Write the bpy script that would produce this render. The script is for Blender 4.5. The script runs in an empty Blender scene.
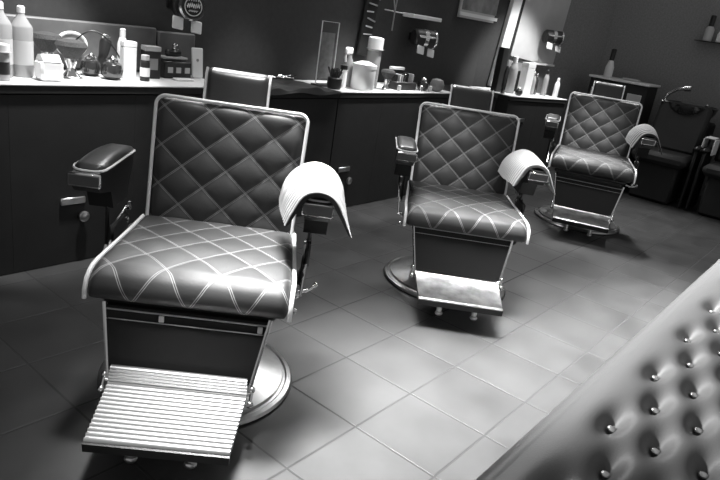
import bpy, math, random
from mathutils import Vector, Matrix
S = bpy.context.scene
C = S.collection
PI = math.pi
sin, cos = math.sin, math.cos

# ------------------------------------------------------------------ camera
cd = bpy.data.cameras.new('camera')
cam = bpy.data.objects.new('camera', cd)
C.objects.link(cam)
S.camera = cam
FPX = 639.63
cd.sensor_width = 36.0
cd.lens = FPX * 36.0 / 720.0
cd.clip_start = 0.02
yaw, pitch, roll = math.radians(-53.04), math.radians(19.285), math.radians(8.846)
fwd = Vector((-sin(yaw), cos(yaw), 0)); rt = Vector((cos(yaw), sin(yaw), 0)); up = Vector((0, 0, 1))
f2 = fwd * cos(pitch) - up * sin(pitch); u2 = up * cos(pitch) + fwd * sin(pitch)
r3 = rt * cos(roll) + u2 * sin(roll); u3 = u2 * cos(roll) - rt * sin(roll)
M = Matrix((r3, u3, -f2)).transposed().to_4x4()
M.translation = Vector((0, 0, 1.34))
cam.matrix_world = M

# ------------------------------------------------------------------ light
w = bpy.data.worlds.new('world'); S.world = w; w.use_nodes = True
w.node_tree.nodes['Background'].inputs[0].default_value = (1, 1, 1, 1)
w.node_tree.nodes['Background'].inputs[1].default_value = 0.27
S.view_settings.view_transform = 'Standard'
S.view_settings.look = 'None'
S.view_settings.exposure = 0.0
S.view_settings.gamma = 1.0
S.view_settings.use_curve_mapping = False

def area(name, loc, target, sx, sy, power, spread=180):
    l = bpy.data.lights.new(name, 'AREA'); l.shape = 'RECTANGLE'; l.size = sx; l.size_y = sy
    l.energy = power; l.spread = math.radians(spread)
    o = bpy.data.objects.new(name, l); C.objects.link(o); o.location = loc
    o.rotation_euler = (Vector(target) - Vector(loc)).to_track_quat('-Z', 'Y').to_euler()
    return o
def spot(name, loc, target, power, deg, blend=.6, rad=.06):
    l = bpy.data.lights.new(name, 'SPOT'); l.energy = power; l.spot_size = math.radians(deg)
    l.spot_blend = blend; l.shadow_soft_size = rad
    o = bpy.data.objects.new(name, l); C.objects.link(o); o.location = loc
    o.rotation_euler = (Vector(target) - Vector(loc)).to_track_quat('-Z', 'Y').to_euler()
    return o
# ceiling lamps between the chairs and the mirrors, spots over the stations, spots over the aisle; added fills for seats, chairs, backs, bench
area('ceiling_lamp', (2.5, 3.0, 2.55), (1.9, 1.4, 0), 1.3, .3, 14, 120)
area('ceiling_lamp', (4.4, 3.0, 2.55), (3.4, 1.2, 0), 1.3, .3, 16, 120)
area('ceiling_lamp', (6.2, 2.7, 2.55), (5.0, 1.0, 0), 1.3, .3, 14, 110)
spot('seat_fill', (2.35, 3.05, 2.3), (1.25, 1.55, .55), 120, 26, .8, .3)  # added narrow spots, one aimed at each seat to brighten it
spot('seat_fill', (3.9, 3.05, 2.3), (2.9, 1.55, .55), 250, 24, .8, .3)
spot('seat_fill', (6.1, 2.75, 2.3), (5.05, 1.7, .55), 430, 22, .8, .3)
spot('station_spot', (1.6, 2.55, 2.5), (1.5, 3.02, .86), 330, 34)
spot('station_spot', (4.0, 2.45, 2.5), (3.8, 2.9, .86), 260, 36)
spot('station_spot', (6.0, 2.2, 2.5), (6.15, 2.85, 1.0), 250, 50)
area('aisle_lamp', (3.0, 1.6, 2.65), (2.75, .74, 0), 3.2, .2, 92, 38)
spot('bench_fill', (-.2, 1.95, 1.65), (2.45, .15, .45), 2300, 30, 1.0, .06)  # added light without a fixture, rakes the bench roll and tufting
spot('station_spot', (2.8, 2.45, 2.5), (2.8, 2.95, .86), 110, 32)  # added to bring up the cape and scissors between two stations
spot('chair_fill', (1.10, 1.38, 2.65), (1.02, 1.30, .14), 420, 15, .8, .10)  # added downward spots that brighten the footrests
spot('chair_fill', (2.75, 1.42, 2.65), (2.73, 1.38, .3), 60, 19, .8, .10)
spot('chair_fill', (4.88, 1.57, 2.65), (4.86, 1.56, .3), 150, 19, .8, .10)
spot('back_fill', (2.1, .95, 2.6), (3.1, 1.78, .72), 210, 15, .8, .1)  # added spots from the front, brighten the backrests only
spot('back_fill', (4.1, 1.2, 2.6), (5.3, 1.8, .75), 260, 15, .8, .1)
spot('back_fill', (.7, 1.0, 2.6), (1.5, 1.75, .85), 36, 16, .8, .1)
spot('floor_spot', (6.9, 2.0, 2.65), (5.7, 1.2, 0), 260, 46, 1.0, .10)

# ------------------------------------------------------------------ materials
def newmat(name):
    m = bpy.data.materials.new(name); m.use_nodes = True
    return m, m.node_tree, m.node_tree.nodes['Principled BSDF']
def N(nt, t, **k):
    n = nt.nodes.new(t)
    for a, b in k.items(): setattr(n, a, b)
    return n
def mth(nt, op, a, b=None, c=None):
    n = nt.nodes.new('ShaderNodeMath'); n.operation = op
    for i, v in enumerate((a, b, c)):
        if v is None: continue
        if isinstance(v, (int, float)): n.inputs[i].default_value = v
        else: nt.links.new(v, n.inputs[i])
    return n.outputs[0]
def g3(v): return (v, v, v, 1)
def mat(name, v, rough=.5, metal=0., spec=.5, noise=0., nscale=20., bump=0., trans=0., alpha=1., emit=0.):
    m, nt, b = newmat(name)
    b.inputs['Base Color'].default_value = g3(v)
    b.inputs['Roughness'].default_value = rough; b.inputs['Metallic'].default_value = metal
    b.inputs['Specular IOR Level'].default_value = spec
    b.inputs['Transmission Weight'].default_value = trans
    if emit: b.inputs['Emission Color'].default_value = g3(1); b.inputs['Emission Strength'].default_value = emit
    tc = N(nt, 'ShaderNodeTexCoord')
    ns = N(nt, 'ShaderNodeTexNoise'); ns.inputs['Scale'].default_value = nscale; ns.inputs['Detail'].default_value = 4
    nt.links.new(tc.outputs['Object'], ns.inputs['Vector'])
    if noise:
        r = N(nt, 'ShaderNodeMapRange'); r.inputs[1].default_value = .3; r.inputs[2].default_value = .7
        r.inputs[3].default_value = v * (1 - noise); r.inputs[4].default_value = v * (1 + noise)
        nt.links.new(ns.outputs[0], r.inputs[0])
        cc = N(nt, 'ShaderNodeCombineColor')
        for i in range(3): nt.links.new(r.outputs[0], cc.inputs[i])
        nt.links.new(cc.outputs[0], b.inputs['Base Color'])
    if bump:
        bp = N(nt, 'ShaderNodeBump'); bp.inputs['Strength'].default_value = bump; bp.inputs['Distance'].default_value = .002
        nt.links.new(ns.outputs[0], bp.inputs['Height']); nt.links.new(bp.outputs[0], b.inputs['Normal'])
    return m
def quilt_mat(name, v, rough):
    m, nt, b = newmat(name)
    b.inputs['Roughness'].default_value = rough; b.inputs['Specular IOR Level'].default_value = .5
    uv = N(nt, 'ShaderNodeUVMap'); sp = N(nt, 'ShaderNodeSeparateXYZ'); nt.links.new(uv.outputs[0], sp.inputs[0])
    a = mth(nt, 'ADD', sp.outputs[0], sp.outputs[1]); c = mth(nt, 'SUBTRACT', sp.outputs[0], sp.outputs[1])
    pa = mth(nt, 'PINGPONG', a, .5); pc = mth(nt, 'PINGPONG', c, .5)
    # two rows of thread along every seam
    da = mth(nt, 'ABSOLUTE', mth(nt, 'SUBTRACT', pa, .020)); dc = mth(nt, 'ABSOLUTE', mth(nt, 'SUBTRACT', pc, .020))
    d = mth(nt, 'MINIMUM', da, dc)
    mask = N(nt, 'ShaderNodeMapRange'); mask.inputs[1].default_value = .003; mask.inputs[2].default_value = .012
    mask.inputs[3].default_value = 1; mask.inputs[4].default_value = 0
    nt.links.new(d, mask.inputs[0])
    mx = N(nt, 'ShaderNodeMix', data_type='RGBA')
    mx.inputs[6].default_value = g3(v); mx.inputs[7].default_value = g3(.3)
    nt.links.new(mask.outputs[0], mx.inputs[0]); nt.links.new(mx.outputs[2], b.inputs['Base Color'])
    tc = N(nt, 'ShaderNodeTexCoord'); ns = N(nt, 'ShaderNodeTexNoise'); ns.inputs['Scale'].default_value = 160
    nt.links.new(tc.outputs['Object'], ns.inputs['Vector'])
    bp = N(nt, 'ShaderNodeBump'); bp.inputs['Strength'].default_value = .25; bp.inputs['Distance'].default_value = .0015
    nt.links.new(ns.outputs[0], bp.inputs['Height']); nt.links.new(bp.outputs[0], b.inputs['Normal'])
    return m
def tile_mat():
    m, nt, b = newmat('dark_floor_tile')
    tc = N(nt, 'ShaderNodeTexCoord'); sp = N(nt, 'ShaderNodeSeparateXYZ'); nt.links.new(tc.outputs['Object'], sp.inputs[0])
    T = .33
    u = mth(nt, 'DIVIDE', mth(nt, 'SUBTRACT', sp.outputs[0], 1.886), T)
    v = mth(nt, 'DIVIDE', mth(nt, 'SUBTRACT', sp.outputs[1], 1.725), T)
    d = mth(nt, 'MINIMUM', mth(nt, 'PINGPONG', u, .5), mth(nt, 'PINGPONG', v, .5))
    gm = N(nt, 'ShaderNodeMapRange'); gm.inputs[1].default_value = .009; gm.inputs[2].default_value = .015
    gm.inputs[3].default_value = 1; gm.inputs[4].default_value = 0; nt.links.new(d, gm.inputs[0])
    cid = N(nt, 'ShaderNodeCombineXYZ'); nt.links.new(mth(nt, 'FLOOR', u), cid.inputs[0]); nt.links.new(mth(nt, 'FLOOR', v), cid.inputs[1])
    wn = N(nt, 'ShaderNodeTexWhiteNoise'); nt.links.new(cid.outputs[0], wn.inputs['Vector'])
    ns = N(nt, 'ShaderNodeTexNoise'); ns.inputs['Scale'].default_value = 5; ns.inputs['Detail'].default_value = 6
    nt.links.new(tc.outputs['Object'], ns.inputs['Vector'])
    val = mth(nt, 'MULTIPLY', mth(nt, 'ADD', mth(nt, 'MULTIPLY', wn.outputs[0], .15), mth(nt, 'ADD', mth(nt, 'MULTIPLY', ns.outputs[0], .9), .35)), .052)
    cc = N(nt, 'ShaderNodeCombineColor')
    for i in range(3): nt.links.new(val, cc.inputs[i])
    mx = N(nt, 'ShaderNodeMix', data_type='RGBA'); nt.links.new(gm.outputs[0], mx.inputs[0])
    nt.links.new(cc.outputs[0], mx.inputs[6]); mx.inputs[7].default_value = g3(.022)
    nt.links.new(mx.outputs[2], b.inputs['Base Color'])
    rg = mth(nt, 'ADD', mth(nt, 'MULTIPLY', gm.outputs[0], .3), mth(nt, 'ADD', mth(nt, 'MULTIPLY', ns.outputs[0], .15), .33))
    nt.links.new(rg, b.inputs['Roughness'])
    h = mth(nt, 'ADD', mth(nt, 'MULTIPLY', gm.outputs[0], -1.), mth(nt, 'MULTIPLY', ns.outputs[0], .25))
    bp = N(nt, 'ShaderNodeBump'); bp.inputs['Strength'].default_value = .4; bp.inputs['Distance'].default_value = .002
    nt.links.new(h, bp.inputs['Height']); nt.links.new(bp.outputs[0], b.inputs['Normal'])
    return m
def stripe_mat(name, v1, v2, freq, axis=1):
    m, nt, b = newmat(name); b.inputs['Roughness'].default_value = .9
    uv = N(nt, 'ShaderNodeUVMap'); sp = N(nt, 'ShaderNodeSeparateXYZ'); nt.links.new(uv.outputs[0], sp.inputs[0])
    p = mth(nt, 'PINGPONG', mth(nt, 'MULTIPLY', sp.outputs[axis], freq), .5)
    r = N(nt, 'ShaderNodeMapRange'); r.inputs[1].default_value = .06; r.inputs[2].default_value = .22
    nt.links.new(p, r.inputs[0])
    mx = N(nt, 'ShaderNodeMix', data_type='RGBA'); nt.links.new(r.outputs[0], mx.inputs[0])
    mx.inputs[6].default_value = g3(v2); mx.inputs[7].default_value = g3(v1)
    nt.links.new(mx.outputs[2], b.inputs['Base Color'])
    return m
INSET = mat('dark_plate_inset', .09, .4)
PANEL = mat('dull_black_panel', .016, .6, spec=.15)
LEATHER = mat('black_leather', .035, .34, spec=.5, bump=.2, nscale=160)
QUILT = quilt_mat('quilted_black_leather', .032, .53)
SOFA = mat('black_sofa_leather', .07, .42, spec=.5, bump=.3, nscale=220)
CHROME = mat('chrome', .75, .16, 1.0, noise=.05)
BRUSHED = mat('worn_chrome', .7, .3, 1.0, noise=.2, nscale=12)
DKMETAL = mat('dark_enamel', .016, .4, spec=.5)
PIPE = mat('white_piping', .9, .25)
WHITE = mat('white_plastic', .8, .4)
PAPER = mat('white_paper', .8, .8)
GREY = mat('grey_plastic', .28, .5)
LGREY = mat('pale_grey_plastic', .5, .45)
BLACK = mat('black_plastic', .018, .35)
MATBLACK = mat('matt_black_laminate', .03, .6, spec=.2, noise=.1, nscale=8)
WALLM = mat('dark_wall_paint', .05, .75, spec=.25, noise=.08, nscale=30, bump=.2)
WALLR = mat('lit_wall_paint', .26, .8, spec=.25, noise=.15, nscale=60, bump=.4)  # stronger light on the right and angled walls is put into this colour
TOP = mat('white_worktop', .75, .35, noise=.04)
BRIST = mat('dark_bristle', .05, .9, noise=.5, nscale=200)
GLASS = mat('clear_glass', .9, .05, trans=.9)
CLEARP = mat('cloudy_clear_plastic', .5, .25, trans=.4)
MIRROR = mat('mirror_glass', .8, .04, 1.0)
CLOTH = mat('black_nylon', .02, .5, spec=.3, bump=.3, nscale=60)
BANDGREY = mat('grey_band', .13, .5, noise=.3, nscale=6)
TOWEL = stripe_mat('ribbed_white_towel', .40, .02, 1.0)
TOWEL2 = stripe_mat('checked_white_towel', .55, .2, 1.0)
TILE = tile_mat()

# ------------------------------------------------------------------ mesh helpers
class MB:
    def __init__(s): s.v = []; s.f = []; s.uv = {}
    def add(s, vs, fs, T=None, uvs=None):
        o = len(s.v)
        if T is not None: vs = [T @ Vector(p) for p in vs]
        s.v += [tuple(p) for p in vs]
        for i, fc in enumerate(fs): s.f.append(tuple(o + k for k in fc))
        if uvs:
            for k, q in enumerate(uvs): s.uv[o + k] = q
        return s
    def box(s, c, d, T=None, bev=0.0):
        x, y, z = d[0] / 2, d[1] / 2, d[2] / 2
        b = min(bev, x * .9, y * .9, z * .9)
        if b <= 0:
            vs = [(c[0] + i * x, c[1] + j * y, c[2] + k * z) for i in (-1, 1) for j in (-1, 1) for k in (-1, 1)]
            fs = [(0, 1, 3, 2), (4, 6, 7, 5), (0, 4, 5, 1), (2, 3, 7, 6), (0, 2, 6, 4), (1, 5, 7, 3)]
            return s.add(vs, fs, T)
        vs = []; idx = {}
        for i in (-1, 1):
            for j in (-1, 1):
                for k in (-1, 1):
                    for a in range(3):
                        q = [x - b, y - b, z - b]; q[a] += b
                        idx[(i, j, k, a)] = len(vs)
                        vs.append((c[0] + i * q[0], c[1] + j * q[1], c[2] + k * q[2]))
        fs = []
        for i in (-1, 1):
            L = [(-1, -1), (-1, 1), (1, 1), (1, -1)]
            o = 1 if i > 0 else -1
            fs.append(tuple(idx[(i, j, k, 0)] for j, k in (L if o < 0 else L[::-1]))[::1])
            fs.append(tuple(idx[(j, i, k, 1)] for j, k in (L[::-1] if o < 0 else L)))
            fs.append(tuple(idx[(j, k, i, 2)] for j, k in (L if o < 0 else L[::-1])))
        for i in (-1, 1):
            for j in (-1, 1):
                fs.append((idx[(i, j, -1, 0)], idx[(i, j, 1, 0)], idx[(i, j, 1, 1)], idx[(i, j, -1, 1)]))
                fs.append((idx[(i, -1, j, 0)], idx[(i, 1, j, 0)], idx[(i, 1, j, 2)], idx[(i, -1, j, 2)]))
                fs.append((idx[(-1, i, j, 1)], idx[(1, i, j, 1)], idx[(1, i, j, 2)], idx[(-1, i, j, 2)]))
                for k in (-1, 1): fs.append((idx[(i, j, k, 0)], idx[(i, j, k, 1)], idx[(i, j, k, 2)]))
        return s.add(vs, fs, T)
    def lathe(s, prof, n=24, T=None, sx=1, sy=1):
        vs = []; fs = []
        for r, z in prof:
            for i in range(n): a = 2 * PI * i / n; vs.append((max(r, 1e-5) * cos(a) * sx, max(r, 1e-5) * sin(a) * sy, z))
        for j in range(len(prof) - 1):
            for i in range(n):
                k = (i + 1) % n; fs.append((j * n + i, j * n + k, (j + 1) * n + k, (j + 1) * n + i))
        fs.append(tuple(range(n))[::-1]); fs.append(tuple((len(prof) - 1) * n + i for i in range(n)))
        return s.add(vs, fs, T)
    def tube(s, pts, r, n=8, closed=False, T=None):
        pts = [Vector(p) for p in pts]; m = len(pts); vs = []; fs = []
        nrm = None
        for i in range(m):
            if closed: t = pts[(i + 1) % m] - pts[i - 1]
            else: t = pts[min(i + 1, m - 1)] - pts[max(i - 1, 0)]
            t.normalize()
            if nrm is None: nrm = t.orthogonal().normalized()
            else: nrm = (nrm - t * nrm.dot(t)).normalized()
            bn = t.cross(nrm)
            rr = r[i] if isinstance(r, (list, tuple)) else r
            for k in range(n): a = 2 * PI * k / n; vs.append(pts[i] + (nrm * cos(a) + bn * sin(a)) * rr)
        for i in range(m if closed else m - 1):
            j = (i + 1) % m
            for k in range(n): l = (k + 1) % n; fs.append((i * n + k, i * n + l, j * n + l, j * n + k))
        if not closed: fs.append(tuple(range(n))[::-1]); fs.append(tuple((m - 1) * n + k for k in range(n)))
        return s.add(vs, fs, T)
    def ball(s, c, r, n=14, sc=(1, 1, 1), T=None):
        A = [(sin(PI * i / n), -cos(PI * i / n)) for i in range(n + 1)]
        TT = Matrix.Translation(c) @ Matrix.Diagonal((*sc, 1))
        if T is not None: TT = T @ TT
        return s.lathe([(r * a, r * b) for a, b in A], n * 2, TT)
    def prism(s, poly, x0, x1, axis='x', T=None):
        n = len(poly)
        def p(a, b, c): return {'x': (c, a, b), 'y': (a, c, b), 'z': (a, b, c)}[axis]
        vs = [p(a, b, x0) for a, b in poly] + [p(a, b, x1) for a, b in poly]
        fs = [tuple(range(n))[::-1], tuple(range(n, 2 * n))] + [(i, (i + 1) % n, n + (i + 1) % n, n + i) for i in range(n)]
        return s.add(vs, fs, T)
    def build(s, name, m, parent=None, smooth=True, loc=None, rz=0):
        me = bpy.data.meshes.new(name); me.from_pydata(s.v, [], s.f); me.update()
        import bmesh
        bm = bmesh.new(); bm.from_mesh(me); bmesh.ops.recalc_face_normals(bm, faces=bm.faces); bm.to_mesh(me); bm.free()
        if s.uv:
            ul = me.uv_layers.new(name='UVMap')
            for lp in me.loops: ul.data[lp.index].uv = s.uv.get(lp.vertex_index, (0.25, 0.0))
        me.materials.append(m)
        if smooth:
            me.shade_smooth(); me.set_sharp_from_angle(angle=math.radians(38))
        o = bpy.data.objects.new(name, me); C.objects.link(o)
        if parent is not None: o.parent = parent
        if loc is not None: o.location = loc
        o.rotation_euler = (0, 0, rz)
        return o
def tag(o, label, cat, group=None, kind=None):
    o['label'] = label; o['category'] = cat
    if group: o['group'] = group
    if kind: o['kind'] = kind
    return o
def thing(name, label, cat, loc, rz=0, group=None):
    o = bpy.data.objects.new(name, None); C.objects.link(o); o.location = loc; o.rotation_euler = (0, 0, rz)
    o.empty_display_size = .1
    return tag(o, label, cat, group)
def copy_tree(o, parent=None):
    c = o.copy(); C.objects.link(c); c.parent = parent
    for ch in [x for x in o.children]: copy_tree(ch, c)
    return c
def struct(o): o['kind'] = 'structure'; return o
def RX(a): return Matrix.Rotation(a, 4, 'X')
def RY(a): return Matrix.Rotation(a, 4, 'Y')
def RZ(a): return Matrix.Rotation(a, 4, 'Z')
def TR(x, y, z): return Matrix.Translation((x, y, z))

def corner(x, y, W, L, r):
    ax, ay = abs(x), abs(y)
    if ax > W - r and ay > L - r:
        cx, cy = (ax - W + r) / r, (ay - L + r) / r
        nx, ny = cx * math.sqrt(1 - cy * cy / 2), cy * math.sqrt(1 - cx * cx / 2)
        ax, ay = W - r + nx * r, L - r + ny * r
    return math.copysign(ax, x), math.copysign(ay, y)
def pad(W, L, warp, nx=60, ny=56, r=.03, edge=.025, crown=.02, th=.05, U=.166, V=.145, v0=0., puff=.007):
    """Cushion: half sizes W, L; warp(x, s, h) -> 3D, h is height above the base sheet."""
    mb = MB(); vs = []; uv = []
    for side in (1, 0):
        for j in range(ny + 1):
            for i in range(nx + 1):
                x = -W + 2 * W * i / nx; y = -L + 2 * L * j / ny
                d = min(W - abs(x), L - abs(y)); e = max(0, min(1, d / edge))
                x2, y2 = corner(x, y, W, L, r)
                if side:
                    q = 1.0
                    u, v = x2 / U, (y2 - v0) / V
                    if puff:
                        pa = abs(sin(PI * (u + v))) * abs(sin(PI * (u - v))); q = puff * (pa ** .5) * max(0, min(1, d / .03))
                    else: q = 0
                    h = th * (math.sqrt(1 - (1 - e) ** 2) * .75 + .25) + crown * (1 - (x / W) ** 2) * (1 - (y / L) ** 2) + q
                    uv.append((u, v))
                else: h = 0; uv.append((.25, 0))
                vs.append(warp(x2, y2, h))
    n = (nx + 1) * (ny + 1); fs = []
    for sd in (0, 1):
        for j in range(ny):
            for i in range(nx):
                a = sd * n + j * (nx + 1) + i; fs.append((a, a + 1, a + nx + 2, a + nx + 1))
    B = [i for i in range(nx)] + [j * (nx + 1) + nx for j in range(ny)] + [ny * (nx + 1) + i for i in range(nx, 0, -1)] + [j * (nx + 1) for j in range(ny, 0, -1)]
    for k in range(len(B)): a, b = B[k], B[(k + 1) % len(B)]; fs.append((a, b, n + b, n + a))
    return mb.add(vs, fs, None, uv)
def rrect(W, L, r, n=6):
    P = []
    for cx, cy, a0 in ((W - r, L - r, 0), (-W + r, L - r, PI / 2), (-W + r, -L + r, PI), (W - r, -L + r, 1.5 * PI)):
        for i in range(n + 1): a = a0 + PI / 2 * i / n; P.append((cx + r * cos(a), cy + r * sin(a)))
    return P

# ------------------------------------------------------------------ the room
struct(MB().box((3.3, .7, -.05), (13.0, 6.4, .1)).build('floor', TILE, smooth=False))
WY = 3.27
struct(MB().box((1.35, WY + .05, 1.4), (8.9, .1, 2.8)).build('wall_back', WALLM, smooth=False))
A3 = math.radians(-12.2)                                    # the third station's wall turns towards the room
W3 = TR(5.8, WY, 0) @ RZ(A3)
struct(MB().box((.12, .05, 1.4), (.36, .1, 2.8), W3).build('wall_back_return', WALLM, smooth=False))
struct(MB().box((1.43, .05, 1.4), (2.26, .1, 2.8), W3).build('wall_back_angled', WALLR, smooth=False))
struct(MB().box((7.95, .4, 1.4), (.1, 6.0, 2.8)).build('wall_right', WALLR, smooth=False))

# ------------------------------------------------------------------ barber chair
def lerp(a, b, t): return a + (b - a) * t
def seat_profile(s):                                        # s = 0 back ... 1 front lip bottom
    P = [(.245, .478), (.10, .468), (-.10, .461), (-.205, .457), (-.236, .446), (-.247, .428), (-.249, .402)]
    D = [0]
    for a, b in zip(P, P[1:]): D.append(D[-1] + math.dist(a, b))
    t = s * D[-1]
    for k in range(len(P) - 1):
        if t <= D[k + 1] + 1e-9: q = (t - D[k]) / (D[k + 1] - D[k]); break
    y, z = lerp(P[k][0], P[k + 1][0], q), lerp(P[k][1], P[k + 1][1], q)
    # smooth normal
    def ang(k): a, b = P[k], P[k + 1]; return math.atan2(b[1] - a[1], b[0] - a[0])
    def un(a): return a if a > 0 else a + 2 * PI
    mids = [(D[i] + D[i + 1]) / 2 for i in range(len(P) - 1)]; A = [un(ang(i)) for i in range(len(P) - 1)]
    if t <= mids[0]: a = A[0]
    elif t >= mids[-1]: a = A[-1]
    else:
        for i in range(len(mids) - 1):
            if mids[i] <= t <= mids[i + 1]: a = lerp(A[i], A[i + 1], (t - mids[i]) / (mids[i + 1] - mids[i])); break
    return y, z, a, D[-1]
SL = seat_profile(0)[3]
def seat_warp(x, s, h):
    t = (SL / 2 - s) / SL                                   # s=+L is the back
    t = min(1, max(0, t)); y, z, a, _ = seat_profile(t)
    k = lerp(.283, .312, min(1, t * 1.3)) / .30
    return (x * k, y + sin(a) * h * 1.0, z - cos(a) * h)
BT = math.atan2(.345 - .235, .95 - .52)
def back_pt(x, s, h):                                       # s from -L (bottom) to L (top)
    s -= .025; k = lerp(.280, .290, (s + .225) / .45) / .285
    return (x * k, .245 + (s + .225) * sin(BT) + .06 - h * cos(BT), .505 + (s + .225) * cos(BT) + h * sin(BT))
def make_chair(ribbed):
    r = thing('barber_chair', 'x', 'barber chair', (0, 0, 0))
    MB().lathe([(.340, 0), (.347, .008), (.341, .018), (.326, .022), (.320, .018), (.312, .02), (.308, .03), (.29, .034), (.22, .05), (.13, .075), (.085, .10), (.08, .12)], 64).build('base', BASEM, r)
    MB().lathe([(.062, .12), (.062, .30), (.085, .305), (.085, .335)], 32).build('pump_column', CHROME, r)
    mb = MB(); mb.box((0, -.0, .355), (.50, .46, .07), bev=.015); mb.box((0, -.03, .39), (.54, .44, .03), bev=.01)
    mb.build('seat_frame', DKMETAL, r)
    pad(.30, SL / 2, seat_warp, 64, 72, r=.03, edge=.03, crown=.014, th=.045, U=.166, V=.15, v0=.04, puff=.0045).build('seat', QUILT, r)
    bk = pad(.285, .25, back_pt, 64, 56, r=.035, edge=.05, crown=.006, th=.05, U=.166, V=.145, v0=.1375, puff=.012).build('backrest', QUILT, r)
    P = [back_pt(x, s, .052 - .004) for x, s in rrect(.281, .246, .035)]
    pp = MB().tube(P, .007, 8, True).build('piping', PIPE, bk); pp['label'] = 'white piping round the backrest'
    MB().box((0, 0, 0), (.50, .022, .40), TR(0, .345, .73) @ RX(-BT), bev=.01).build('back_shell', DKMETAL, bk)
    # pale trim down both sides of the seat
    for sx in (-1, 1):
        pts = []
        for t in [i / 24 for i in range(25)]:
            y, z, a, _ = seat_profile(t); k = lerp(.283, .312, min(1, t * 1.3))
            pts.append((sx * (k + .003), y + sin(a) * .03, z - cos(a) * .03))
        MB().tube(pts, .0075, 8).build('seat_trim', PIPE, r)
    # arms
    for sx in (-1, 1):
        X = -.407 if sx < 0 else .362
        prof = [(-.02, .675), (-.02, .722), (.02, .727), (.32, .735), (.36, .72), (.36, .66), (.32, .62), (.30, .56), (.14, .56), (.11, .63), (.0, .655)]
        ar = MB().prism([(a, b) for a, b in prof], X - .043, X + .043).build('armrest', DKMETAL, r)
        def aw(x, s, h, X=X): return (X + x, .185 + s, .722 + h + .012 * (1 - ((s) / .185) ** 2))
        pd = pad(.054, .185, aw, 12, 24, r=.04, edge=.03, crown=.004, th=.02, puff=0).build('arm_pad', LEATHER, ar)
        PP = [aw(x, s, .004) for x, s in rrect(.055, .186, .04)]
        MB().tube(PP, .0045, 6, True).build('pad_piping', PIPE, pd)
        fp = MB().box((X, -.026, .701), (.108, .014, .046), bev=.004); fp.build('front_plate', CHROME, ar)
        MB().box((X, -.034, .701), (.096, .004, .034), bev=.001).build('plate_inset', INSET, ar)
        mb = MB(); mb.tube([(X - sx * .02, .14, .42), (X - sx * .02, .145, .56), (X - sx * .02, .15, .64)], .007, 8)
        mb.box((sx * .335, .12, .44), (.016, .30, .05), bev=.005); mb.box((sx * .318, .10, .40), (.05, .10, .03), bev=.006)
        mb.box((sx * .345, .14, .49), (.02, .18, .07), bev=.008)
        mb.build('arm_bracket', DKMETAL, ar)
        mb = MB()
        for (y, z, q) in ((.235, .545, .017), (.205, .50, .011), (.02, .45, .012), (-.08, .405, .013), (-.13, .37, .009)):
            mb.lathe([(q * .6, 0), (q, .004), (q, .012), (q * .6, .018)], 14, TR(sx * (.328 if z > .42 else .315), y, z) @ RY(sx * PI / 2))
        mb.tube([(sx * .338, .02, .45), (sx * .343, -.0, .47), (sx * .338, -.08, .405)], .006, 8)
        mb.tube([(sx * .345, .235, .545), (sx * .35, .14, .52), (sx * .343, .02, .45)], .005, 8)
        mb.build('hinge', CHROME, r)
    mb = MB(); mb.tube([(.30, .06, .36), (.335, .07, .35), (.37, .10, .35), (.39, .13, .36)], .006, 10); mb.ball((.39, .13, .36), .010, 10)
    mb.build('lever', CHROME, r)
    # headrest
    def hw(x, s, h): return (x, .455 + s * .22 - h, .965 + s)
    hr = pad(.122, .10, hw, 20, 16, r=.02, edge=.03, crown=.008, th=.045, puff=0).build('headrest', LEATHER, r)
    for sx in (-1, 1): MB().tube([hw(sx * .121, s, .03 * (1 if abs(s) < .085 else .6)) for s in [-.098 + .196 * i / 10 for i in range(11)]], .0055, 8).build('headrest_piping', PIPE, hr)
    mb = MB()
    for sx in (-1, 1): mb.tube([(sx * .05, .40, .80), (sx * .05, .452, .90)], .007, 8)
    mb.build('headrest_post', CHROME, hr)
    # leg panel
    def q(x, t, y): return (x * lerp(.249, .211, t), lerp(-.272, -.352, t) - y, lerp(.388, .175, t))
    vs = [q(-1, 0, 0), q(1, 0, 0), q(1, 1, 0), q(-1, 1, 0), q(-1, 0, -.02), q(1, 0, -.02), q(1, 1, -.02), q(-1, 1, -.02)]
    MB().add(vs, [(0, 1, 2, 3), (4, 7, 6, 5), (0, 4, 5, 1), (3, 2, 6, 7), (0, 3, 7, 4), (1, 5, 6, 2)]).build('leg_panel', PANEL, r, smooth=False)
    mb = MB()
    for sx in (-1, 1): MB().tube([q(sx * 1.02, -.05, .004), q(sx * 1.02, 1.02, .004)], .007, 8).build('leg_panel_rail', CHROME, r)
    mb = MB(); mb.tube([q(-1, .04, .004), q(1, .04, .004)], .003, 8); mb.tube([q(-.98, .17, .003), q(.98, .17, .003)], .002, 6)
    mb.build('leg_panel_trim', GREY, r)
    if ribbed:
        for xx in (-.32, .93): MB().box(q(xx, .11, .003), (.016, .006, .024), bev=.002).build('latch', LGREY, r)
    # footrest
    ft = MB(); n = 14 if ribbed else 1; ang = math.atan2(.175 - .135, .245)
    def fpt(x, t, h): return (x * lerp(.212, .199, t), lerp(-.358, -.604, t) - h * sin(ang), lerp(.172, .136, t) + h * cos(ang))
    prof = []
    if ribbed:
        for k in range(n):
            for j in range(6):
                prof.append(((k + j / 6) / n, .0105 * abs(sin(PI * j / 6)) ** .8 - .003))
        prof.append((1, -.003))
    else: prof = [(0, 0), (.03, .004), (.06, 0), (.94, 0), (.97, .004), (1, 0)]
    vs = []; fs = []
    for t, h in prof: vs += [fpt(-1, t, h), fpt(1, t, h)]
    for k in range(len(prof) - 1): fs.append((2 * k, 2 * k + 1, 2 * k + 3, 2 * k + 2))
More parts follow.
